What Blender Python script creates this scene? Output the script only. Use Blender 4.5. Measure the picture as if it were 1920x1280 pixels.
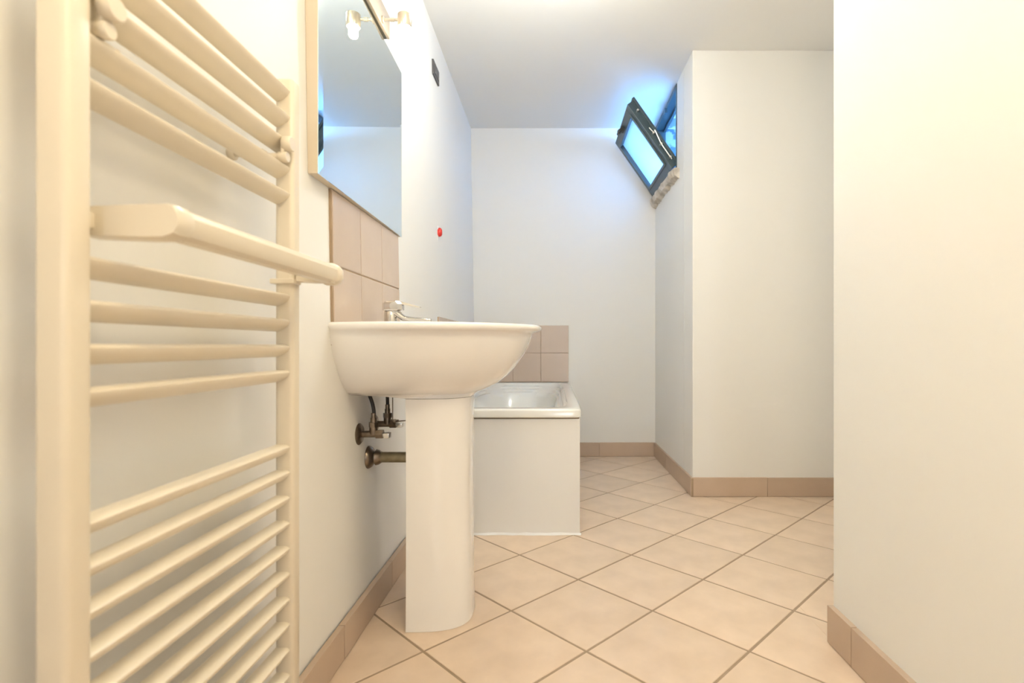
import bpy, bmesh, math, random
from mathutils import Vector, Matrix
random.seed(7)
for o in list(bpy.data.objects): bpy.data.objects.remove(o, do_unlink=True)
S = bpy.context.scene; COL = S.collection
PI = math.pi

# ------------------------------------------------------------------ camera
cd = bpy.data.cameras.new('camera'); cam = bpy.data.objects.new('camera', cd); COL.objects.link(cam)
cam.location = (0, 0, .8); cam.rotation_euler = (PI/2, 0, 0)
cd.sensor_width = 36; cd.lens = 996/1920*36
cd.shift_x = -(1035-960)/1920; cd.shift_y = 7/1920
cd.clip_start = .02
cd.dof.use_dof = True; cd.dof.focus_distance = 1.9; cd.dof.aperture_fstop = 4.0
S.camera = cam

# ------------------------------------------------------------------ world and added fill lights
w = bpy.data.worlds.new('sky'); S.world = w; w.use_nodes = True
nt = w.node_tree; bg = nt.nodes['Background']
tc = nt.nodes.new('ShaderNodeTexCoord'); sp = nt.nodes.new('ShaderNodeSeparateXYZ')
rp = nt.nodes.new('ShaderNodeValToRGB')
nt.links.new(tc.outputs['Generated'], sp.inputs[0]); nt.links.new(sp.outputs['Z'], rp.inputs[0])
rp.color_ramp.elements[0].color = (.20, .50, 1, 1); rp.color_ramp.elements[1].color = (.12, .40, 1, 1)
nt.links.new(rp.outputs[0], bg.inputs[0]); bg.inputs[1].default_value = 25.0

def lamp(name, kind, loc, rot, energy, color, **kw):
    l = bpy.data.lights.new(name, kind); l.energy = energy; l.color = color
    for k, v in kw.items(): setattr(l, k, v)
    o = bpy.data.objects.new(name, l); COL.objects.link(o); o.location = loc; o.rotation_euler = rot
    return o
# fill lights added out of view, without fixtures, to balance the room's brightness
lamp('tub_fill_light', 'POINT', (.02, 1.9, 2.15), (0, 0, 0), 8.6, (.97, 1, .95), shadow_soft_size=.10)  # added point light under the ceiling, brightens the far walls
lamp('near_fill_light', 'POINT', (.20, .14, 1.98), (0, 0, 0), 12.0, (1, .83, .55), shadow_soft_size=.10)  # added fill above the camera for the left wall, basin and pedestal
lamp('rear_fill_light', 'AREA', (.35, -2.9, 1.1), (PI/2, 0, 0), 7.0, (.88, .93, 1), shape='RECTANGLE', size=.35, size_y=1.3)  # unseen panel added behind the camera, neutral fill on basin and tub
lamp('recess_fill_light', 'AREA', (1.58, 2.0, 1.2), (0, PI/2, 0), 1.0, (1, .8, .55), shape='RECTANGLE', size=1.6, size_y=.6)  # weak unseen panel added in the recess, fills the left wall
# sky portal in the window reveal
po = lamp('window_portal', 'AREA', (1.14, 3.49, 2.11), (0, PI/2, 0), 1.0, (1, 1, 1), shape='RECTANGLE', size=.66, size_y=.74)
po.data.cycles.is_portal = True

S.view_settings.view_transform = 'Standard'; S.view_settings.look = 'None'
S.view_settings.gamma = 1; S.view_settings.use_curve_mapping = False
S.view_settings.exposure = 1.1

# ------------------------------------------------------------------ materials
def mat(name, color, rough=.5, metal=0, var=0, scale=8, bump=0, bscale=60, rnd=0, color2=None, coat=0, spec=.5, contrast=None):
    m = bpy.data.materials.new(name); m.use_nodes = True; n = m.node_tree; L = n.links.new
    b = n.nodes['Principled BSDF']
    b.inputs['Roughness'].default_value = rough; b.inputs['Metallic'].default_value = metal
    b.inputs['Specular IOR Level'].default_value = spec
    if coat: b.inputs['Coat Weight'].default_value = coat; b.inputs['Coat Roughness'].default_value = .05
    t = n.nodes.new('ShaderNodeTexCoord')
    nz = n.nodes.new('ShaderNodeTexNoise'); nz.inputs['Scale'].default_value = scale; nz.inputs['Detail'].default_value = 6
    L(t.outputs['Object'], nz.inputs['Vector'])
    mx = n.nodes.new('ShaderNodeMix'); mx.data_type = 'RGBA'
    c2 = color2 or tuple(c*(1-var) for c in color)
    mx.inputs[6].default_value = (*color, 1); mx.inputs[7].default_value = (*c2, 1)
    fac = nz.outputs['Fac']
    if contrast:
        mr = n.nodes.new('ShaderNodeMapRange'); mr.inputs[1].default_value = contrast[0]; mr.inputs[2].default_value = contrast[1]
        L(fac, mr.inputs[0]); fac = mr.outputs[0]
    L(fac, mx.inputs[0]); last = mx.outputs[2]
    if rnd:
        oi = n.nodes.new('ShaderNodeObjectInfo'); h = n.nodes.new('ShaderNodeHueSaturation')
        mp = n.nodes.new('ShaderNodeMapRange'); mp.inputs[3].default_value = 1-rnd; mp.inputs[4].default_value = 1+rnd
        L(oi.outputs['Random'], mp.inputs[0]); L(mp.outputs[0], h.inputs['Value']); L(last, h.inputs['Color']); last = h.outputs[0]
    L(last, b.inputs['Base Color'])
    if bump:
        n2 = n.nodes.new('ShaderNodeTexNoise'); n2.inputs['Scale'].default_value = bscale; n2.inputs['Detail'].default_value = 5
        L(t.outputs['Object'], n2.inputs['Vector'])
        bp = n.nodes.new('ShaderNodeBump'); bp.inputs['Strength'].default_value = bump; bp.inputs['Distance'].default_value = .002
        L(n2.outputs['Fac'], bp.inputs['Height']); L(bp.outputs[0], b.inputs['Normal'])
    return m
M = {}
M['wall'] = mat('white_wall_paint', (.87, .86, .835), .62, var=.02, scale=3, bump=.12, bscale=45)
M['ceil'] = mat('ceiling_paint', (.86, .855, .84), .7, var=.02, scale=3, bump=.1, bscale=45)
M['grout'] = mat('brown_grout', (.46, .34, .235), .9, var=.25, scale=30, bump=.3)
M['ftile'] = mat('beige_floor_tile', (.83, .66, .51), .33, color2=(.74, .58, .44), scale=9, contrast=(.35, .65), bump=.12, bscale=28, rnd=.045)
M['btile'] = mat('skirting_tile', (.62, .48, .37), .42, color2=(.53, .40, .30), scale=9, bump=.1, rnd=.06)
M['stile'] = mat('splashback_tile', (.62, .50, .41), .25, color2=(.55, .44, .355), scale=8, bump=.06, rnd=.03)
M['ceramic'] = mat('white_ceramic', (.92, .90, .88), .10, var=.01, coat=.5)
M['tub'] = mat('white_tub_acrylic', (.86, .86, .83), .14, var=.01, coat=.4)
M['panel'] = mat('painted_tub_panel', (.90, .90, .90), .5, var=.02, bump=.05)
M['rad'] = mat('cream_radiator_enamel', (.79, .71, .575), .28, var=.02)
M['chrome'] = mat('chrome', (.62, .60, .58), .06, metal=1)
M['steel'] = mat('brushed_metal', (.74, .72, .68), .3, metal=1)
M['oldbrass'] = mat('tarnished_chrome', (.32, .27, .22), .33, metal=1, color2=(.14, .10, .07), scale=60)
M['oldpipe'] = mat('tarnished_pipe', (.42, .37, .24), .45, metal=.7, color2=(.14, .11, .07), scale=45, bump=.3)
M['rubber'] = mat('black_braided_hose', (.03, .025, .022), .5, var=.3, bump=.3, bscale=300)
M['slate'] = mat('slate_window_metal', (.065, .10, .12), .32, metal=.35, var=.1)
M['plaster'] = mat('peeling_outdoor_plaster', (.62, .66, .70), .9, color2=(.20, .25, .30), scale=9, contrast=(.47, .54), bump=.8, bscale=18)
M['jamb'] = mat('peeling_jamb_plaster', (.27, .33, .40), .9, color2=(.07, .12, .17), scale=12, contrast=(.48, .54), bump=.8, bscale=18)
M['marble'] = mat('weathered_marble', (.72, .66, .58), .7, color2=(.44, .38, .31), scale=16, contrast=(.42, .66), bump=.9, bscale=40)
M['concrete'] = mat('outdoor_concrete', (.38, .38, .37), .9, var=.3, scale=4, bump=.4)
M['plate'] = mat('dark_grey_plastic', (.10, .095, .10), .35, var=.15)
M['red'] = mat('red_plastic', (.72, .03, .02), .3, var=.1)
M['mirror'] = mat('mirror_silvering', (.83, .94, .99), .0, metal=1)
M['medge'] = mat('mirror_edge_board', (.72, .62, .49), .6, var=.08)
M['nickel'] = mat('satin_nickel', (.66, .60, .52), .3, metal=.9, var=.04)
M['plateface'] = mat('lamp_plate_enamel', (.32, .28, .24), .45, var=.04)
M['darkmetal'] = mat('dark_lamp_metal', (.055, .055, .045), .55, metal=.0)

def frosted():
    m = bpy.data.materials.new('frosted_window_glass'); m.use_nodes = True; n = m.node_tree
    for x in list(n.nodes): n.nodes.remove(x)
    o = n.nodes.new('ShaderNodeOutputMaterial'); tr = n.nodes.new('ShaderNodeBsdfTranslucent'); tr.inputs[0].default_value = (.93, .97, 1, 1)
    g = n.nodes.new('ShaderNodeBsdfGlossy'); g.inputs[0].default_value = (1, 1, 1, 1); g.inputs[1].default_value = .12
    f = n.nodes.new('ShaderNodeFresnel'); f.inputs[0].default_value = 1.4
    rf = n.nodes.new('ShaderNodeBsdfRefraction'); rf.inputs[0].default_value = (.95, .98, 1, 1); rf.inputs['Roughness'].default_value = .55; rf.inputs['IOR'].default_value = 1.05
    m1 = n.nodes.new('ShaderNodeMixShader'); m1.inputs[0].default_value = .35
    m2 = n.nodes.new('ShaderNodeMixShader')
    n.links.new(tr.outputs[0], m1.inputs[1]); n.links.new(rf.outputs[0], m1.inputs[2])
    n.links.new(f.outputs[0], m2.inputs[0]); n.links.new(m1.outputs[0], m2.inputs[1]); n.links.new(g.outputs[0], m2.inputs[2])
    n.links.new(m2.outputs[0], o.inputs[0]); return m
M['frost'] = frosted()
def bulb():
    m = bpy.data.materials.new('lit_lamp_glass'); m.use_nodes = True; b = m.node_tree.nodes['Principled BSDF']
    b.inputs['Base Color'].default_value = (1, .95, .85, 1); b.inputs['Roughness'].default_value = .2
    b.inputs['Emission Color'].default_value = (1, .84, .58, 1); b.inputs['Emission Strength'].default_value = BULB
    return m
BULB = 50
M['bulb'] = bulb()

# ------------------------------------------------------------------ mesh helpers
def tag(o, label=None, cat=None, group=None, kind=None):
    if label: o['label'] = label
    if cat: o['category'] = cat
    if group: o['group'] = group
    if kind: o['kind'] = kind
    return o
def obj(name, bm, m, parent=None, smooth=None):
    me = bpy.data.meshes.new(name)
    bmesh.ops.recalc_face_normals(bm, faces=bm.faces)
    bm.to_mesh(me); bm.free(); me.materials.append(m)
    if smooth is not None:
        me.polygons.foreach_set('use_smooth', [True]*len(me.polygons))
        me.set_sharp_from_angle(angle=math.radians(smooth))
    o = bpy.data.objects.new(name, me); COL.objects.link(o)
    if parent is not None: setp(o, parent)
    return o
def setp(o, p):
    o.parent = p; o.matrix_parent_inverse = Matrix.Identity(4)
    # meshes are modelled in world space: shift them into the parent's space
    if o.type == 'MESH':
        off = world_loc(p)
        if off.length > 0: o.data.transform(Matrix.Translation(-off))
def world_loc(o):
    v = Vector(o.location)
    while o.parent: o = o.parent; v += Vector(o.location)
    return v
def empty(name, loc, label, cat, group=None):
    o = bpy.data.objects.new(name, None); COL.objects.link(o); o.location = loc; o.empty_display_size = .05
    return tag(o, label, cat, group)
def add_box(bm, x0, x1, y0, y1, z0, z1, bev=0, seg=2):
    r = bmesh.ops.create_cube(bm, size=1)
    for v in r['verts']:
        v.co = Vector(((x0+x1)/2+v.co.x*(x1-x0), (y0+y1)/2+v.co.y*(y1-y0), (z0+z1)/2+v.co.z*(z1-z0)))
    if bev:
        es = list({e for v in r['verts'] for e in v.link_edges})
        bmesh.ops.bevel(bm, geom=es, offset=bev, segments=seg, affect='EDGES', profile=.6)
    return bm
def box(*a, **k): return add_box(bmesh.new(), *a, **k)
def add_loft(bm, rings, cap0=True, cap1=True, closed=True):
    R = [[bm.verts.new(p) for p in r] for r in rings]
    for a, b in zip(R, R[1:]):
        n = len(a)
        for i in range(n if closed else n-1):
            j = (i+1) % n; bm.faces.new((a[i], a[j], b[j], b[i]))
    if cap0: bm.faces.new(R[0][::-1])
    if cap1: bm.faces.new(R[-1])
    return bm
def loft(*a, **k): return add_loft(bmesh.new(), *a, **k)
def prism_y(poly, y0, y1):       # poly in (x,z)
    return loft([[(x, y0, z) for x, z in poly], [(x, y1, z) for x, z in poly]])
def frame(d):
    d = d.normalized(); u = Vector((0, 0, 1)) if abs(d.z) < .9 else Vector((0, 1, 0))
    a = d.cross(u).normalized(); return a, d.cross(a).normalized()
def add_cyl(bm, p, q, r0, r1=None, n=24, bev=0):
    p, q = Vector(p), Vector(q); r1 = r0 if r1 is None else r1; a, b = frame(q-p); d = (q-p).normalized()
    def ring(c, r): return [c + a*(r*math.cos(2*PI*i/n)) + b*(r*math.sin(2*PI*i/n)) for i in range(n)]
    if bev: rs = [ring(p, r0-bev), ring(p+d*bev, r0), ring(q-d*bev, r1), ring(q, r1-bev)]
    else: rs = [ring(p, r0), ring(q, r1)]
    return add_loft(bm, rs)
def cyl(*a, **k): return add_cyl(bmesh.new(), *a, **k)
def add_lathe(bm, p, d, prof, n=32):   # prof: (distance along d, radius)
    p, d = Vector(p), Vector(d).normalized(); a, b = frame(d)
    return add_loft(bm, [[p+d*t + a*(r*math.cos(2*PI*i/n)) + b*(r*math.sin(2*PI*i/n)) for i in range(n)] for t, r in prof])
def lathe(*a, **k): return add_lathe(bmesh.new(), *a, **k)
def smooth_path(pts, n=10):
    P = [Vector(p) for p in pts]; P = [2*P[0]-P[1]] + P + [2*P[-1]-P[-2]]; out = []
    for i in range(1, len(P)-2):
        for k in range(n):
            t = k/n; a, b, c, d = P[i-1:i+3]
            out.append(.5*((2*b)+(c-a)*t+(2*a-5*b+4*c-d)*t*t+(3*b-a-3*c+d)*t**3))
    return out+[P[-2]]
def add_tube(bm, pts, r, n=12, rad=None):
    pts = [Vector(p) for p in pts]; rings = []; a = None
    for i, p in enumerate(pts):
        d = (pts[min(i+1, len(pts)-1)]-pts[max(i-1, 0)]).normalized()
        if a is None: a, _ = frame(d)
        a = (a - d*a.dot(d)).normalized(); b = d.cross(a); rr = rad(i/(len(pts)-1)) if rad else r
        rings.append([p + a*(rr*math.cos(2*PI*k/n)) + b*(rr*math.sin(2*PI*k/n)) for k in range(n)])
    return add_loft(bm, rings)
def tube(*a, **k): return add_tube(bmesh.new(), *a, **k)
def struct(name, bm, m, label, parent=None, smooth=None):
    return tag(obj(name, bm, m, parent, smooth), label, kind='structure')

# ------------------------------------------------------------------ room shell
H = 2.363; YB = 3.83; XR = .745; XF = .757; YF = 1.43; YK = 2.815; XE = 1.6; YR = -3.0
def wx(z): return -.545-.017*z
wall_left = struct('wall_left', prism_y([(wx(0), 0), (wx(H), H), (-.80, H), (-.80, 0)], YR-.1, YB+.15), M['wall'],
                   'cream plastered wall on the left carrying the radiator, mirror and washbasin')
wall_back = struct('wall_back', box(-.80, XR+.4, YB, YB+.15, 0, H), M['wall'], 'plain white end wall behind the bathtub')
wall_rear = struct('wall_rear', box(-.80, XF+.15, YR-.12, YR, 0, H), M['wall'], 'plain white wall behind the photographer')
wall_right = struct('wall_right', box(XF, XE+.12, YR, YF, 0, H, bev=.004), M['wall'], 'pale foreground wall at the right edge of the photo')
wall_niche = struct('wall_niche', box(XE, XE+.12, YF, YK, 0, H), M['wall'], 'side wall inside the recess on the right')
OY0, OY1, OZ0, OZ1 = 3.165, 3.812, 1.846, 2.352
XO = 1.15
bm = bmesh.new()
add_box(bm, XR, XE+.12, YK, 3.0, 0, H, bev=.004)
add_box(bm, XR, XO, 3.0, YB, 0, OZ0)
add_box(bm, XR, XO, 3.0, OY0, OZ0, H)
add_box(bm, XR, XO, OY1, YB, OZ0, H)
wall_window = struct('wall_window', bm, M['wall'], 'projecting white wall block beside the tub with a high window in its side')
ceiling = struct('ceiling', box(-.80, XE+.12, YR-.1, YB+.15, H, H+.15), M['ceil'], 'flat off-white ceiling')

# rough soffit over the window reveal: a plaster skin
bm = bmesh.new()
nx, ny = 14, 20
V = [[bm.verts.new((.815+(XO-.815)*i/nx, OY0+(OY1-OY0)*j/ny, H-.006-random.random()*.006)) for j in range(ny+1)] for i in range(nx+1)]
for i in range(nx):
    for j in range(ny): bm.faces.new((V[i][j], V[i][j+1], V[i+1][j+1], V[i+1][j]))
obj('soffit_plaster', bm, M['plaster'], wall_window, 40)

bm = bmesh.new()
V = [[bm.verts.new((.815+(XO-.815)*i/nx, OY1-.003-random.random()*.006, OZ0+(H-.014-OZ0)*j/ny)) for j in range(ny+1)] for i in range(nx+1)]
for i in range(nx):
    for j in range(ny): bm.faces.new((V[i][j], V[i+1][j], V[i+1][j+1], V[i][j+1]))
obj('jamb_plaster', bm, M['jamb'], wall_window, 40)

# outdoor ground seen by the window
struct('ground', box(XO, XO+14, 3.0, 16, 1.60, 1.78), M['concrete'], 'pale concrete yard outside the high window')

# ---- floor
def clip(poly, ax, val, keep_less):
    out = []
    for i in range(len(poly)):
        a, b = poly[i], poly[(i+1) % len(poly)]
        ia = (a[ax] <= val) == keep_less or a[ax] == val; ib = (b[ax] <= val) == keep_less or b[ax] == val
        if ia: out.append(a)
        if ia != ib:
            t = (val-a[ax])/(b[ax]-a[ax]); out.append((a[0]+(b[0]-a[0])*t, a[1]+(b[1]-a[1])*t))
    return out
def area(p): return abs(sum(p[i][0]*p[(i+1) % len(p)][1]-p[(i+1) % len(p)][0]*p[i][1] for i in range(len(p))))/2
def inset(poly, d):
    c = (sum(p[0] for p in poly)/len(poly), sum(p[1] for p in poly)/len(poly)); out = []
    for x, y in poly:
        l = math.hypot(x-c[0], y-c[1]) or 1; k = 1-min(d*1.4/l, .5); out.append((c[0]+(x-c[0])*k, c[1]+(y-c[1])*k))
    return out
bm = box(-.80, XE+.12, YR-.1, YB+.15, -.08, -.0018)
floor = struct('floor', bm, M['grout'], 'floor of large beige tiles laid diagonally')
P = .3015; g = .0075; hs = (P-g)/2
c45 = math.sqrt(.5)
full = None
fx0, fx1, fy0, fy1 = wx(0)-.002, XE, YR, YB
for i in range(-20, 17):
    for j in range(-20, 17):
        cx = .303 + ((i+.5)-(j+.5))*P*c45; cy = 1.603 + ((i+.5)+(j+.5))*P*c45
        sq = [(cx+(a-b)*hs*c45, cy+(a+b)*hs*c45) for a, b in ((-1, -1), (1, -1), (1, 1), (-1, 1))]
        p = sq
        for ax, v, kl in ((0, fx0, False), (0, fx1, True), (1, fy0, False), (1, fy1, True)):
            p = clip(p, ax, v, kl) if p else p
        if not p or area(p) < 2e-4: continue
        parts = [p]; xs = [q[0] for q in p]; ys = [q[1] for q in p]
        if max(xs) > XF and (min(ys) < YF or max(ys) > YK):
            L = clip(p, 0, XF if min(ys) < YF else XR, True); Rr = clip(p, 0, XF if min(ys) < YF else XR, False)
            if Rr: Rr = clip(Rr, 1, YF, False)
            if Rr: Rr = clip(Rr, 1, YK, True)
            parts = [q for q in (L, Rr) if q and area(q) > 1e-4]
        if not parts: continue
        isfull = len(parts) == 1 and abs(area(parts[0])-(2*hs)**2) < 1e-6
        if isfull and full is not None:
            o = bpy.data.objects.new('floor_tile', full.data); COL.objects.link(o); o.parent = floor; o.location = (cx, cy, random.uniform(-.0003, .0003)); continue
        bm = bmesh.new()
        for q in parts:
            q = [(x-cx, y-cy) for x, y in q]; q2 = inset(q, .0012)
            add_loft(bm, [[(x, y, -.008) for x, y in q], [(x, y, -.0010) for x, y in q], [(x, y, 0) for x, y in q2]], cap0=False)
        o = obj('floor_tile', bm, M['ftile']); o.parent = floor; o.location = (cx, cy, random.uniform(-.0003, .0003))
        if isfull: full = o

# ---- skirting tiles: each run is a strip of grout with tile children
def skirting(name, label, axis, fixed, side, start, end, joints, ht=.10, th=.012, lean=None):
    """axis 'y': runs along y at x=fixed, tiles stand out to side (+1/-1); axis 'x': runs along x at y=fixed"""
    def mk(a, b, t0, t1, z0, z1, bev=0):
        lo, hi = sorted((fixed+side*t0, fixed+side*t1)); A, B = sorted((a, b))
        return box(lo, hi, A, B, z0, z1, bev=bev) if axis == 'y' else box(A, B, lo, hi, z0, z1, bev=bev)
    p = struct(name, mk(start, end, -.002, th-.003, 0, ht-.003), M['grout'], label)
    e = [start]+list(joints)+[end]; s = 1 if end > start else -1
    for a, b in zip(e, e[1:]):
        obj('skirting_tile', mk(a+s*.0012, b-s*.0012, -.002, th+random.uniform(-.0006, .0006), .002, ht+random.uniform(-.0008, .0008), bev=.0012), M['btile'], p)
    return p
# left run has gaps behind nothing: it stops at the tub
skirting('baseboard_left', 'beige tile skirting along the left wall behind the basin pedestal', 'y', wx(0)+.004, 1, YR, 2.245, [-2.65, -2.25, -1.85, -1.45, -1.05, -.65, -.25, .15, .55, .95, 1.35, 1.752, 2.15], ht=.088, th=.014)
skirting('baseboard_back', 'beige tile skirting on the end wall between tub and corner', 'x', YB, -1, XR-.012, .125, [.34])
skirting('baseboard_window', 'beige tile skirting on the receding wall beneath the window', 'y', XR, -1, YB, YK-.012, [YB-.4, YB-.8])
skirting('baseboard_niche', 'beige tile skirting across the front of the projecting wall block', 'x', YK, -1, XR-.0, XE, [XR+.392, XR+.80])
skirting('baseboard_right', 'beige tile skirting at the foot of the right foreground wall', 'y', XF, -1, YF+.004, YR, [YF-.112, YF-.512, YF-.912, YF-1.312, YF-1.712, YF-2.112, YF-2.512, YF-2.912, YF-3.312, YF-3.712, YF-4.112], th=.015)

# ---- wall tiles: behind the basin, and round the tub
def wtiles(parent, rects, gro, th=.0):
    pass
def tile_left(y0, y1, z0, z1, proud=.008):
    x = [wx(z)+proud for z in (z0, z1)]
    ins = .0022
    r0 = [(wx(z)-.002, y, z) for y, z in ((y0, z0), (y1, z0), (y1, z1), (y0, z1))]
    r1 = [(wx(z)+proud-.001, y, z) for y, z in ((y0, z0), (y1, z0), (y1, z1), (y0, z1))]
    r2 = [(wx(z)+proud, y, z) for y, z in ((y0+ins, z0+ins), (y1-ins, z0+ins), (y1-ins, z1-ins), (y0+ins, z1-ins))]
    obj('wall_tile', loft([r0, r1, r2]), M['stile'], wall_left)
def grout_left(y0, y1, z0, z1):
    bm = loft([[(wx(z)-.003, y, z) for y, z in ((y0, z0), (y1, z0), (y1, z1), (y0, z1))], [(wx(z)+.0058, y, z) for y, z in ((y0, z0), (y1, z0), (y1, z1), (y0, z1))]])
    obj('grout_bed', bm, M['grout'], wall_left)
SY = [1.347, 1.545, 1.737, 1.93]
grout_left(SY[0]-.004, SY[-1]-.002, .80, 1.1962)
for a, b in zip(SY, SY[1:]):
    for z0, z1 in ((.80, 1.002), (1.004, 1.1970)): tile_left(a+.0015, b-.0015, z0+.001, z1-.001)
# bath surround, left wall
grout_left(2.60, YB, .535, .938)
yy = [2.60+.002]
n = 0
e = [YB-.008-.2015*k for k in range(7)]; e = [v for v in e if v > 2.62] + [2.602]
for b, a in zip(e, e[1:]):
    for z0, z1 in ((.538, .741), (.743, .940)): tile_left(a+.001, b-.001, z0, z1)
# bath surround, back wall
obj('grout_bed', box(wx(.7), .118, YB-.006, YB+.002, .535, .940), M['grout'], wall_back)
e = [.120-.2005*k for k in range(4)] + [wx(.7)+.010]
for b, a in zip(e, e[1:]):
    for z0, z1 in ((.5385, .7425), (.7455, .942)):
        obj('wall_tile', box(a+.0015, b-.0015, YB-.009, YB+.001, z0, z1, bev=.0012), M['stile'], wall_back)

# ------------------------------------------------------------------ window
win = empty('window_1', (XR, 3.49, OZ0), 'small dark-framed high window tilted open into the room', None); win['kind'] = 'structure'
if 'category' in win: del win['category']
FX0, FX1 = XR-.004, .812
f = .022
fr = bmesh.new()
add_box(fr, FX0, FX1, OY0, OY1, OZ1-f, OZ1+.008, bev=.002)
add_box(fr, FX0, FX1, OY0, OY1, OZ0, OZ0+f, bev=.002)
add_box(fr, FX0, FX1, OY0, OY0+f, OZ0+f, OZ1-f, bev=.002)
add_box(fr, FX0, FX1, OY1-f, OY1, OZ0+f, OZ1-f, bev=.002)
# inner rebate
add_box(fr, FX1-.018, FX1, OY0+f, OY1-f, OZ1-f-.014, OZ1-f); add_box(fr, FX1-.018, FX1, OY0+f, OY1-f, OZ0+f, OZ0+f+.012)
frame_o = obj('window_frame', fr, M['slate'], win)
obj('frame_latch', box(FX0-.012, FX0+.004, 3.43, 3.47, OZ1-.052, OZ1-.020, bev=.003), M['slate'], frame_o)
# sash in its own plane: u up the sash, v along Y, n thickness
hx, hz = .738, 1.874
ang = math.atan2(.27, .387); U = Vector((-math.sin(ang), 0, math.cos(ang))); N = Vector((-math.cos(ang), 0, -math.sin(ang)))  # N: to the room, down
SH, SY0, SY1 = .468, 3.188, 3.800
def sbox(u0, u1, y0, y1, n0, n1, bev=.002):
    bm = box(u0, u1, y0, y1, n0, n1, bev=bev)
    for v in bm.verts:
        u, y, nn = v.co; v.co = Vector((hx, 0, hz)) + U*u + N*nn + Vector((0, y, 0))
    return bm
rw = .058
def mergeb(*bms):
    b0 = bms[0]
    for b in bms[1:]:
        me = bpy.data.meshes.new('t'); b.to_mesh(me); b.free(); b0.from_mesh(me); bpy.data.meshes.remove(me)
    return b0
sash = obj('sash', mergeb(
    sbox(0, SH, SY0, SY0+rw, -.022, .022), sbox(0, SH, SY1-rw, SY1, -.022, .022),
    sbox(0, rw, SY0+rw, SY1-rw, -.022, .022), sbox(SH-rw, SH, SY0+rw, SY1-rw, -.022, .022),
    # outer lip towards the outside, glazing beads on the room side
    sbox(-.008, SH+.012, SY0-.010, SY0+.012, -.034, -.018), sbox(-.008, SH+.012, SY1-.012, SY1+.006, -.034, -.018),
    sbox(SH-.004, SH+.012, SY0, SY1, -.034, -.018),
    sbox(rw-.014, rw+.002, SY0+rw-.014, SY1-rw+.014, .020, .030), sbox(SH-rw-.002, SH-rw+.014, SY0+rw-.014, SY1-rw+.014, .020, .030),
    sbox(rw, SH-rw, SY0+rw-.014, SY0+rw+.002, .020, .030), sbox(rw, SH-rw, SY1-rw-.002, SY1-rw+.014, .020, .030)), M['slate'], win)
obj('window_pane', sbox(rw-.005, SH-rw+.005, SY0+rw-.005, SY1-rw+.005, -.004, .002, bev=0), M['frost'], sash)
hd = mergeb(sbox(SH-.045, SH-.012, 3.47, 3.52, .022, .034, .003), sbox(SH-.040, SH-.016, 3.482, 3.508, .034, .062, .004), sbox(SH-.034, SH-.022, 3.455, 3.535, .055, .066, .004))
obj('handle', hd, M['darkmetal'], sash)
# scissor stay on the near edge
def sp_(u, n, y=SY0-.014): return Vector((hx, y, hz)) + U*u + N*n
st = bmesh.new()
add_tube(st, [sp_(.045, -.004), sp_(.155, -.004), sp_(.245, -.020)], .0035, n=8)
add_tube(st, [sp_(.245, -.020), sp_(.235, -.006), sp_(.275, 0)], .003, n=8)
for u in (.06, .155, .235, .40): add_cyl(st, sp_(u, -.004, SY0-.020), sp_(u, -.004, SY0+.001), .0065, n=12)
obj('stay', st, M['steel'], win, 40)
# weathered sill slab
bm = bmesh.new(); ny, rings = 26, []
rr = random.Random(3)
for k in range(ny+1):
    y = 3.105+(3.818-3.105)*k/ny; j = lambda s=.004: rr.uniform(-s, s)
    x0 = .700+j(.005)-(0 if k else -.012); zt = 1.838+j(.002)+.004*k/ny; zb = 1.792+j(.007)
    rings.append([(x0+.006, y, zt), (x0, y, zt-.008+j(.003)), (x0+.002+j(), y, (zt+zb)/2), (x0+.012+j(.006), y, zb+.004), (.760, y, zb-.016+j(.010)), (.760, y, zt)])
tag(obj('window_sill', loft(rings), M['marble'], win, 25), 'chipped weathered stone sill')

# ------------------------------------------------------------------ bathtub
TX0, TX1, TY0, TY1, TZ = wx(0)+.002, .127, 2.232, YB-.001, .531
tub = empty('bathtub', ((TX0+TX1)/2, (TY0+TY1)/2, 0), 'white rectangular built-in bathtub in the far left corner behind the basin', 'bathtub')
tcx, tcy = (TX0+TX1)/2, (TY0+TY1)/2
NN = 96
def rrect(x0, x1, y0, y1, r, z, n=NN):
    # rounded rectangle sampled by angle so all rings correspond
    cx, cy, hx_, hy_ = (x0+x1)/2, (y0+y1)/2, (x1-x0)/2, (y1-y0)/2; out = []
    for i in range(n):
        t = 2*PI*i/n; p = rexp(r)
        c, s = math.cos(t), math.sin(t)
        out.append((cx+hx_*math.copysign(abs(c)**(2/p), c), cy+hy_*math.copysign(abs(s)**(2/p), s), z))
    return out
def rexp(r): return r
O = (TX0, TX1, TY0, TY1)
def rg(dx0, dx1, dy0, dy1, p, z): return rrect(TX0+dx0, TX1-dx1, TY0+dy0, TY1-dy1, p, z)
rings = [rg(.004, .004, .004, 0, 40, TZ-.036), rg(0, 0, 0, 0, 40, TZ-.033), rg(0, 0, 0, 0, 40, TZ-.008), rg(.003, .003, .003, 0, 36, TZ-.002), rg(.008, .008, .008, .004, 30, TZ)]
rings += [rg(.040, .048, .055, .045, 8, TZ+.001), rg(.046, .054, .062, .052, 7.5, TZ-.003)]
a = [.046, .054, .062, .052]; z = TZ-.003
for k in range(3):     # the stepped ridges below the rim
    z2 = z-.016
    rings.append(rg(a[0]+.003, a[1]+.004, a[2]+.006, a[3]+.010, 6.5-k, z2))
    a = [a[0]+.010, a[1]+.014, a[2]+.018, a[3]+.036]
    rings.append(rg(*a, 6-k, z2-.002)); z = z2-.002
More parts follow.
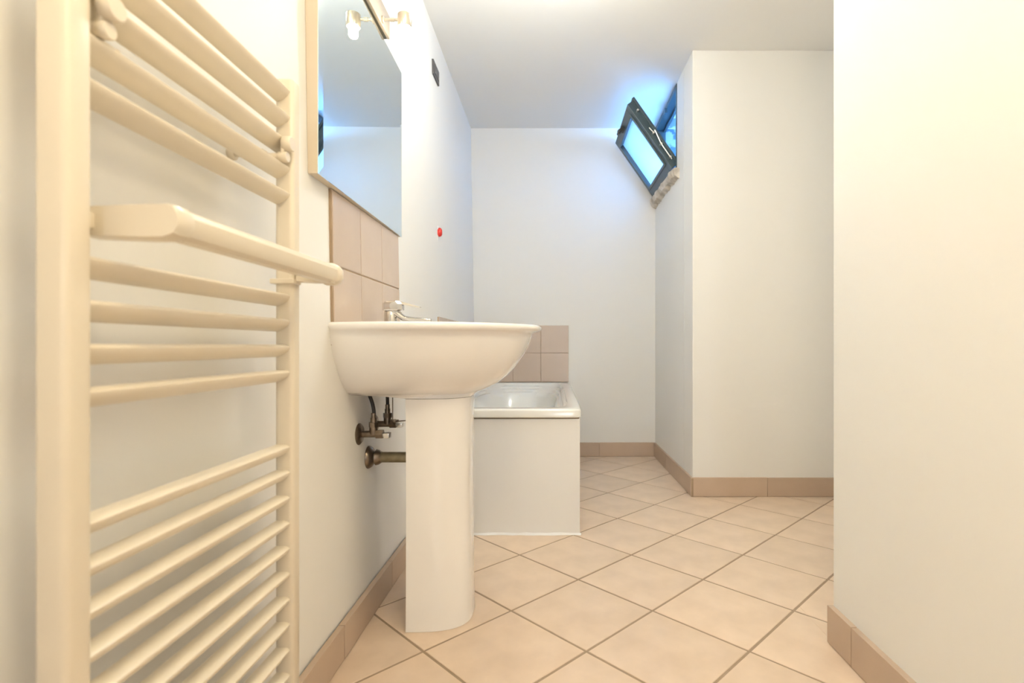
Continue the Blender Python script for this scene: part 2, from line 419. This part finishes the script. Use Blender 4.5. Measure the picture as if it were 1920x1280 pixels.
for q, dz in ((.008, -.03), (.025, -.12), (.045, -.22), (.075, -.30), (.12, -.335)):
    rings.append(rg(a[0]+q, a[1]+q, a[2]+q*1.5, a[3]+q*2.2, 3.6, z+dz))
obj('tub_shell', loft(rings, cap0=False), M['tub'], tub, 50)
obj('drain', lathe((tcx, TY1-.40, z-.336), (0, 0, 1), [(0, .034), (.002, .034), (.004, .028), (.003, .01)]), M['chrome'], tub, 40)
obj('panel', box(TX0, TX1-.009, TY0+.012, TY1, .002, TZ-.034, bev=.003), M['panel'], tub)
obj('shadow_gap', box(TX0+.002, TX1-.013, TY0+.016, TY1-.004, TZ-.046, TZ-.030), M['grout'], tub)
# hollow: panel is a solid plinth below the bowl depth -> replace by four thin sides
bpy.data.objects.remove([c for c in tub.children if c.name.startswith('panel')][0], do_unlink=True)
bpy.data.objects.remove([c for c in tub.children if c.name.startswith('shadow_gap')][0], do_unlink=True)
obj('end_panel', box(TX0, TX1-.009, TY0+.012, TY0+.030, .001, TZ-.042, bev=.002), M['panel'], tub)
obj('side_panel', box(TX1-.027, TX1-.009, TY0+.030, TY1, .001, TZ-.042, bev=.002), M['panel'], tub)
obj('joint_seal', mergeb(box(TX0, TX1-.012, TY0+.016, TY0+.028, TZ-.043, TZ-.034), box(TX1-.024, TX1-.012, TY0+.028, TY1, TZ-.043, TZ-.034)), M['grout'], tub)
bm = bmesh.new(); rr = random.Random(5)
rings = []
for k in range(24):
    x = TX0+.002+(TX1-.006-TX0)*k/23; h_ = .005+rr.random()*.004; y = TY0+.0125
    rings.append([(x, y, 0), (x, y-.006-rr.random()*.006, .0005), (x, y-.002, h_), (x, y, h_+.002)])
obj('mortar_bead', add_loft(bm, rings), M['panel'], tub, 40)

# ------------------------------------------------------------------ washbasin
YC = 1.60; BX = -.5605
def dring(z, w, xf, xb=None, n=2.5, bulge=.14, back=None):
    xb_ = BX if xb is None else xb
    pts = []; K = 44
    for k in range(K+1):
        th = PI*k/K; s, c = math.sin(th), math.cos(th)
        sx = s**(2/n) if s > 1e-9 else 0
        yw = math.copysign(abs(c)**(2/n), c)*(1+bulge*math.sin(PI*min(1, sx))*(1 if sx < 1 else 0))
        pts.append((xb_+(xf-xb_)*sx, YC-w*yw, z))
    y0, y1 = pts[-1][1], pts[0][1]
    for k in range(1, 14): pts.append((xb_, y0+(y1-y0)*k/14, z))
    return pts
basin = empty('washbasin', (-.40, YC, .65), 'white ceramic washbasin with thick rounded rim on a pedestal', 'washbasin')
rings = [dring(.643, .075, -.275, -.390, bulge=0), dring(.6490, .085, -.268, -.395, bulge=0), dring(.6495, .117, -.238, -.409, n=3, bulge=0), dring(.651, .1205, -.234, -.412, n=2.9, bulge=0), dring(.6565, .1225, -.230, -.46, n=2.7, bulge=0), dring(.6605, .129, -.225, -.538, bulge=.05),
         dring(.664, .140, -.215, -.556, bulge=.06), dring(.672, .156, -.195), dring(.690, .184, -.160), dring(.712, .206, -.132), dring(.740, .226, -.107),
         dring(.770, .243, -.085), dring(.800, .256, -.070), dring(.822, .262, -.062), dring(.834, .264, -.059, bulge=.16),
         dring(.838, .266, -.047, bulge=.19), dring(.842, .268, -.036, bulge=.20), dring(.849, .270, -.031, bulge=.20), dring(.855, .268, -.033, bulge=.20), dring(.8585, .263, -.040, bulge=.20), dring(.859, .255, -.050, -.552, bulge=.20),
         dring(.856, .228, -.082, -.43, bulge=.18), dring(.848, .222, -.089, -.425), dring(.80, .205, -.105, -.41, n=2.3), dring(.76, .18, -.13, -.39, n=2.2), dring(.735, .13, -.18, -.36, n=2.1), dring(.722, .06, -.24, -.33, n=2)]
obj('basin_body', loft(rings), M['ceramic'], basin, 60)
obj('drain', lathe((-.29, YC, .722), (0, 0, 1), [(0, .022), (.003, .022), (.006, .018), (.005, .004)]), M['chrome'], basin, 40)
# pedestal: C-shaped shell open to the wall
def pedring(z, k=1.0, dx=0):
    xb_, xf, w_, n = -.408, -.236+dx, .117*k, 3.0; o, i_ = [], []
    K = 40
    for q in range(K+1):
        th = PI*q/K; s, c = math.sin(th), math.cos(th); sx = max(s, 0)**(2/n) if s > 1e-9 else 0; yw = math.copysign(abs(c)**(2/n), c)
        o.append((xb_+(xf-xb_)*sx, YC-w_*yw, z)); i_.append((xb_+(xf-.014-xb_)*sx, YC-(w_-.014)*yw, z))
    return o+i_[::-1]
ped = obj('pedestal', loft([pedring(.0005, 1.03, .001), pedring(.02, 1.02), pedring(.12, 1.0, -.002), pedring(.35, .98, -.004), pedring(.55, 1.0, -.003), pedring(.62, 1.02, -.002), pedring(.6492, 1.03, -.001)]), M['ceramic'], None, 50)
tag(ped, 'white ceramic D-shaped pedestal column standing on the floor under the washbasin', 'pedestal')

# ---- mixer tap
tap = empty('basin_mixer_tap', (-.486, YC, .859), 'chrome single lever mixer tap on the back edge of the washbasin', 'tap')
obj('tap_body', lathe((-.486, YC, .856), (0, 0, 1), [(0, .024), (.004, .024), (.006, .0185), (.045, .0185), (.047, .017)]), M['chrome'], tap, 40)
bm = bmesh.new()
def oct_(xa, xb_, hw, z): return [(x, y, z) for x, y in ((xa+.008, YC-hw), (xb_-.010, YC-hw), (xb_, YC-hw*.55), (xb_, YC+hw*.55), (xb_-.010, YC+hw), (xb_-.02, YC+hw), (xa+.008, YC+hw), (xa, YC+hw*.5), (xa, YC-hw*.5))]
add_loft(bm, [oct_(-.506, -.452, .020, .9035), oct_(-.508, -.448, .0215, .906), oct_(-.508, -.449, .0215, .924), oct_(-.500, -.456, .019, .9315), oct_(-.492, -.462, .012, .9335)])
lever = obj('lever', bm, M['chrome'], tap, 35)
bm = bmesh.new(); rings = []
for t in [k/8 for k in range(9)]:
    x = -.462+.066*t; zc = .929-.015*t; h_ = .0035*(1-t)+.0015; w_ = .014-.004*t
    rings.append([(x, YC-w_, zc-h_), (x, YC+w_, zc-h_), (x, YC+w_*.8, zc+h_), (x, YC-w_*.8, zc+h_)])
obj('lever_blade', add_loft(bm, rings), M['chrome'], lever, 30)
path = smooth_path([(-.486, YC, .900), (-.470, YC, .898), (-.456, YC, .888), (-.442, YC, .880), (-.415, YC, .8765), (-.385, YC, .8755), (-.364, YC, .8735)])
rings = []
for i, p in enumerate(path):
    t = i/(len(path)-1); d = (path[min(i+1, len(path)-1)]-path[max(i-1, 0)]).normalized(); up = Vector((-d.z, 0, d.x))
    hw = .016-.002*t; hh = .0115-.0045*t
    rings.append([p + Vector((0, hw*math.cos(a), 0)) + up*(hh*math.sin(a)) for a in [2*PI*k/16 for k in range(16)]])
obj('spout', loft(rings), M['chrome'], tap, 50)
obj('aerator', cyl((-.376, YC, .860), (-.375, YC, .871), .011, bev=.001), M['chrome'], tap, 40)

# ---- plumbing below the basin
def angle_valve(y, z, label, long_):
    xw = wx(z); v = empty('angle_valve', (xw, y, z), label, 'valve', 'angle valves under the washbasin')
    del v['group']
    obj('escutcheon', lathe((xw-.001, y, z), (1, 0, 0), [(0, .031), (.003, .031), (.009, .024), (.012, .013)]), M['oldbrass'], v, 40)
    obj('valve_body', mergeb(cyl((xw+.008, y, z), (xw+.058, y, z), .0095, bev=.001), cyl((xw+.050, y, z), (xw+.052+.018, y, z), .013, n=6)), M['oldbrass'], v, 35)
    obj('outlet_nut', mergeb(cyl((xw+.042, y, z), (xw+.042, y, z+.022), .0115, n=18), cyl((xw+.042, y, z+.020), (xw+.042, y, z+.034), .0135, n=6), cyl((xw+.042, y, z+.034), (xw+.042, y, z+.047), .0085, n=16)), M['oldbrass'], v, 35)
    obj('valve_handle', mergeb(cyl((xw+.066, y, z-.002), (xw+.078, y, z-.002), .006, n=12), box(xw+.074, xw+.090, y-.014, y+.014, z-.010, z+.004, bev=.002)), M['steel'], v, 35)
    return v
V1 = angle_valve(1.525, .545, 'tarnished angle valve with round wall flange, nearer one under the washbasin', 1)
V2 = angle_valve(1.655, .555, 'tarnished angle valve farther back under the washbasin, beneath the straight hose', 1)
def hose(pts, label):
    h = empty('supply_hose', pts[0], label, 'hose')
    obj('braid', tube(smooth_path(pts), .0052, n=12), M['rubber'], h, 60)
    p = Vector(pts[0]); obj('crimp', cyl(p, p+Vector((0, 0, .018)), .0068, n=16, bev=.001), M['oldbrass'], h, 40)
xv = wx(.55)+.042
hose([(xv, 1.525, .588), (xv+.001, 1.525, .610), (xv-.005, 1.528, .635), (xv-.018, 1.535, .664)], 'short black hose bending towards the wall, left of the two under the basin')
hose([(xv, 1.655, .598), (xv, 1.655, .620), (xv, 1.652, .645), (xv-.001, 1.650, .668)], 'short straight black hose, right of the two under the basin')
dp = empty('waste_pipe', (wx(.46), YC, .463), 'tarnished horizontal waste pipe running from the wall behind the pedestal', 'pipe')
obj('escutcheon', lathe((wx(.463)-.001, YC, .463), (1, 0, 0), [(0, .034), (.004, .034), (.012, .029), (.020, .018), (.016, .010)]), M['oldbrass'], dp, 40)
obj('pipe', tube([(wx(.463)+.005, YC, .463), (-.39, YC, .463), (-.335, YC, .463)], .0158, n=20), M['oldpipe'], dp, 50)
obj('slip_nut', lathe((wx(.463)+.022, YC, .463), (1, 0, 0), [(0, .020), (.002, .024), (.010, .022), (.018, .0165)]), M['oldbrass'], dp, 40)
obj('trap', lathe((-.335, YC, .40), (0, 0, 1), [(0, .010), (.004, .030), (.090, .030), (.10, .018), (.240, .018)]), M['oldpipe'], dp, 40)
rod = empty('pop_up_rod', (-.480, 1.60, .57), 'thin pop-up waste rod with a clamp beside the straight hose', 'rod')
obj('vertical_rod', cyl((-.480, 1.60, .562), (-.480, 1.60, .662), .0016, n=8), M['oldbrass'], rod, 40)
obj('clamp', mergeb(box(-.487, -.470, 1.594, 1.606, .567, .577, bev=.001), cyl((-.468, 1.60, .572), (-.462, 1.60, .572), .004, n=10)), M['oldbrass'], rod, 40)
obj('cross_rod', cyl((-.476, 1.60, .570), (-.36, 1.60, .580), .0016, n=8), M['oldbrass'], rod, 40)

# ------------------------------------------------------------------ mirror
MY0, MY1, MZ0, MZ1 = 1.228, 1.952, 1.197, 1.800
def mface(y): return -.5385-.0125*(y-MY0)/(MY1-MY0)       # hangs a little proud of the wall at its near edge
mir = empty('wall_mirror', (-.555, (MY0+MY1)/2, MZ0), 'large rectangular mirror on the left wall above the washbasin', 'mirror')
mc = ((MY0+.001, MZ0+.001), (MY1-.001, MZ0+.001), (MY1-.001, MZ1-.001), (MY0+.001, MZ1-.001))
obj('backing', loft([[(wx(z)+.0008, y, z) for y, z in mc], [(mface(y)-.0034, y, z) for y, z in mc]]), M['medge'], mir)
b = .024
R = lambda d, i: [(mface(y)-d, y, z) for y, z in ((MY0+i, MZ0+i), (MY1-i, MZ0+i), (MY1-i, MZ1-i), (MY0+i, MZ1-i))]
obj('mirror_glass', loft([R(.0034, 0), R(.0017, 0), R(0, b)]), M['mirror'], mir)

# ---- mirror lamp
LY0, LY1, LZ0, LZ1, LX = 1.385, 1.757, 1.812, 1.886, -.537
ml = empty('mirror_lamp', (-.56, (LY0+LY1)/2, 1.85), 'mirror lamp with satin spotlights on a metal bar along the mirror top', 'lamp')
obj('mounting_bar', prism_y([(wx(1.8)-.001, LZ0), (LX-.010, LZ0), (LX-.010, LZ1), (wx(1.9)-.001, LZ1)], LY0, LY1), M['darkmetal'], ml)
obj('cover_plate', box(LX-.010, LX, LY0-.001, LY1+.004, LZ0+.001, LZ1+.002, bev=.002), M['plateface'], ml)
for y in (1.47, 1.68):
    hd = obj('spot_head', lathe((-.4655, y, 1.846), (0, 0, -1), [(0, .008), (.0005, .020), (.003, .0225), (.040, .0225), (.042, .021), (.036, .0195)]), M['nickel'], ml, 40)
    obj('swivel_arm', mergeb(cyl((LX-.001, y, 1.829), (-.488, y, 1.829), .0048, n=16), cyl((LX-.001, y, 1.829), (LX+.006, y, 1.829), .011, n=20, bev=.001), cyl((-.512, y, 1.829), (-.498, y, 1.829), .0068, n=16, bev=.001)), M['nickel'], ml, 40)
    obj('lamp_glass', lathe((-.4655, y, 1.812), (0, 0, -1), [(0, .013), (.006, .0145), (.034, .0145), (.040, .012), (.042, .006)]), M['bulb'], hd, 60)

# ---- wall plate and red plug
pl = empty('socket_cover', (wx(2.15), 2.64, 2.15), 'dark grey oblong cover plate high on the left wall near the ceiling', 'cover plate')
xw = wx(2.11)
obj('plate_face', box(xw-.006, xw+.008, 2.572, 2.702, 2.115, 2.188, bev=.004), M['plate'], pl)
for y in (2.605, 2.637, 2.669): obj('module', box(xw+.007, xw+.0105, y-.014, y+.014, 2.130, 2.173, bev=.001), M['plate'], pl)
rp_ = empty('red_plug', (wx(1.36), 2.65, 1.365), 'small red plastic plug stuck on the left wall above the tub', 'plug')
bm = bmesh.new(); xw = wx(1.365)
rings = []
for t, k in ((-.001, .95), (.006, 1), (.014, .9), (.019, .55)):
    rings.append([(xw+t, 2.652+k*.017*math.cos(a)*(1+.25*-math.sin(a)), 1.364+k*.023*math.sin(a)) for a in [2*PI*i/24 for i in range(24)]])
obj('plug_cap', add_loft(bm, rings), M['red'], rp_, 60)
obj('plug_strip', box(xw-.001, xw+.0025, 2.640, 2.648, 1.318, 1.392, bev=.0008), M['panel'], rp_)

# ------------------------------------------------------------------ towel radiator
rad = empty('towel_radiator', (-.488, .757, .06), 'cream enamelled ladder towel radiator on the left wall in the foreground', 'radiator')
PX0, PX1 = -.506, -.472
def post(y0, y1):
    r = .008; pts = []
    for cx, cy, a0 in ((PX1-r, y1-r, 0), (PX0+r, y1-r, 90), (PX0+r, y0+r, 180), (PX1-r, y0+r, 270)):
        for k in range(6): a = math.radians(a0+90*k/5); pts.append((cx+r*math.cos(a), cy+r*math.sin(a)))
    c = ((PX0+PX1)/2, (y0+y1)/2)
    sc = lambda k, z: [(c[0]+(x-c[0])*k, c[1]+(y-c[1])*k, z) for x, y in pts]
    return loft([sc(.8, .052), sc(1, .056), sc(1, 1.282), sc(.93, 1.2855), sc(.8, 1.287)])
obj('post', post(.516, .548), M['rad'], rad, 50)
obj('post', post(.968, .998), M['rad'], rad, 50)
sec = [(-.503, 0), (-.488, .0005), (-.481, -.001), (-.4775, -.004), (-.4780, -.0075), (-.482, -.0125), (-.489, -.018), (-.496, -.0215), (-.503, -.0225)]
BZ = [1.2665-.0468*k for k in range(5)] + [.8935-.0462*k for k in range(4)] + [.6190-.0462*k for k in range(12)]
for z in BZ:
    if z > .07: obj('bar', prism_y([(x, z+dz) for x, dz in sec], .546, .970), M['rad'], rad, 40)
z3 = BZ[2]-.016
def bracket(y, z, yw):
    b_ = bmesh.new()
    add_cyl(b_, (wx(z)-.001, yw, z-.022), (-.500, yw, z-.022), .0055, n=20)
    add_cyl(b_, (wx(z)-.001, yw, z-.022), (wx(z)+.010, yw, z-.022), .011, n=24, bev=.001)
    add_box(b_, -.508, -.503, min(y, yw)-.006, max(y, yw)+.006, z-.029, z-.015, bev=.001)
    add_cyl(b_, (-.506, y, z-.022), (-.478, y, z-.022), .007, n=20)
    add_cyl(b_, (-.486, y, z-.022), (-.470, y, z-.022), .0095, n=20, bev=.001)
    add_cyl(b_, (-.478, y, z+.001), (-.462, y, z+.001), .0135, n=24, bev=.002)
    add_box(b_, -.480, -.474, y-.008, y+.008, z-.024, z+.008, bev=.002)
    obj('wall_bracket', b_, M['rad'], rad, 45)
for y, z, yw in ((.566, z3, .612), (.946, z3, .930), (.566, .112, .612), (.946, .112, .930)): bracket(y, z, yw)
# towel rail clipped on
trs = [(-.430, .921), (-.423, .9155), (-.409, .9155), (-.402, .920), (-.3985, .927), (-.3985, .940), (-.403, .947), (-.411, .951), (-.423, .951), (-.430, .946)]
def tsc(k): cx, cz = -.4145, .9335; return [(cx+(x-cx)*k, cz+(z-cz)*k) for x, z in trs]
tr = obj('towel_rail', prism_y(trs, .590, .992), M['rad'], rad, 30)
def ring_y(k, y, dx=0): return [(x+dx, y, z) for x, z in tsc(k)]
obj('end_cap', loft([ring_y(1.0, .988), ring_y(1.14, .991), ring_y(1.16, 1.004), ring_y(1.05, 1.013), ring_y(.8, 1.018)]), M['rad'], tr, 40)
# near arm: a flat cheek from the post out to the rail, corner cut off
arm = [(-.503, .917), (-.440, .9145), (-.415, .9145), (-.403, .919), (-.398, .928), (-.398, .940), (-.404, .950), (-.412, .952), (-.440, .9515), (-.503, .949)]
def cheek(y0, y1, poly): 
    cx = sum(p[0] for p in poly)/len(poly); cz = sum(p[1] for p in poly)/len(poly)
    s = lambda k, y: [(cx+(x-cx)*k, y, cz+(z-cz)*(1-(1-k)*2)) for x, z in poly]
    return loft([s(.965, y0), s(1, y0+.004), s(1, y1-.003), s(.97, y1)])
obj('arm', cheek(.566, .594, arm), M['rad'], tr, 35)
arm2 = [(-.470, .9165), (-.440, .9150), (-.405, .9150), (-.400, .925), (-.402, .945), (-.412, .950), (-.440, .944), (-.470, .936)]
obj('arm', cheek(.972, .994, arm2), M['rad'], tr, 35)
obj('clip', box(-.512, -.468, .962, .992, .912, .921, bev=.002), M['rad'], tr)
obj('clip', box(-.503, -.487, .546, .568, .924, .942, bev=.002), M['rad'], tr)
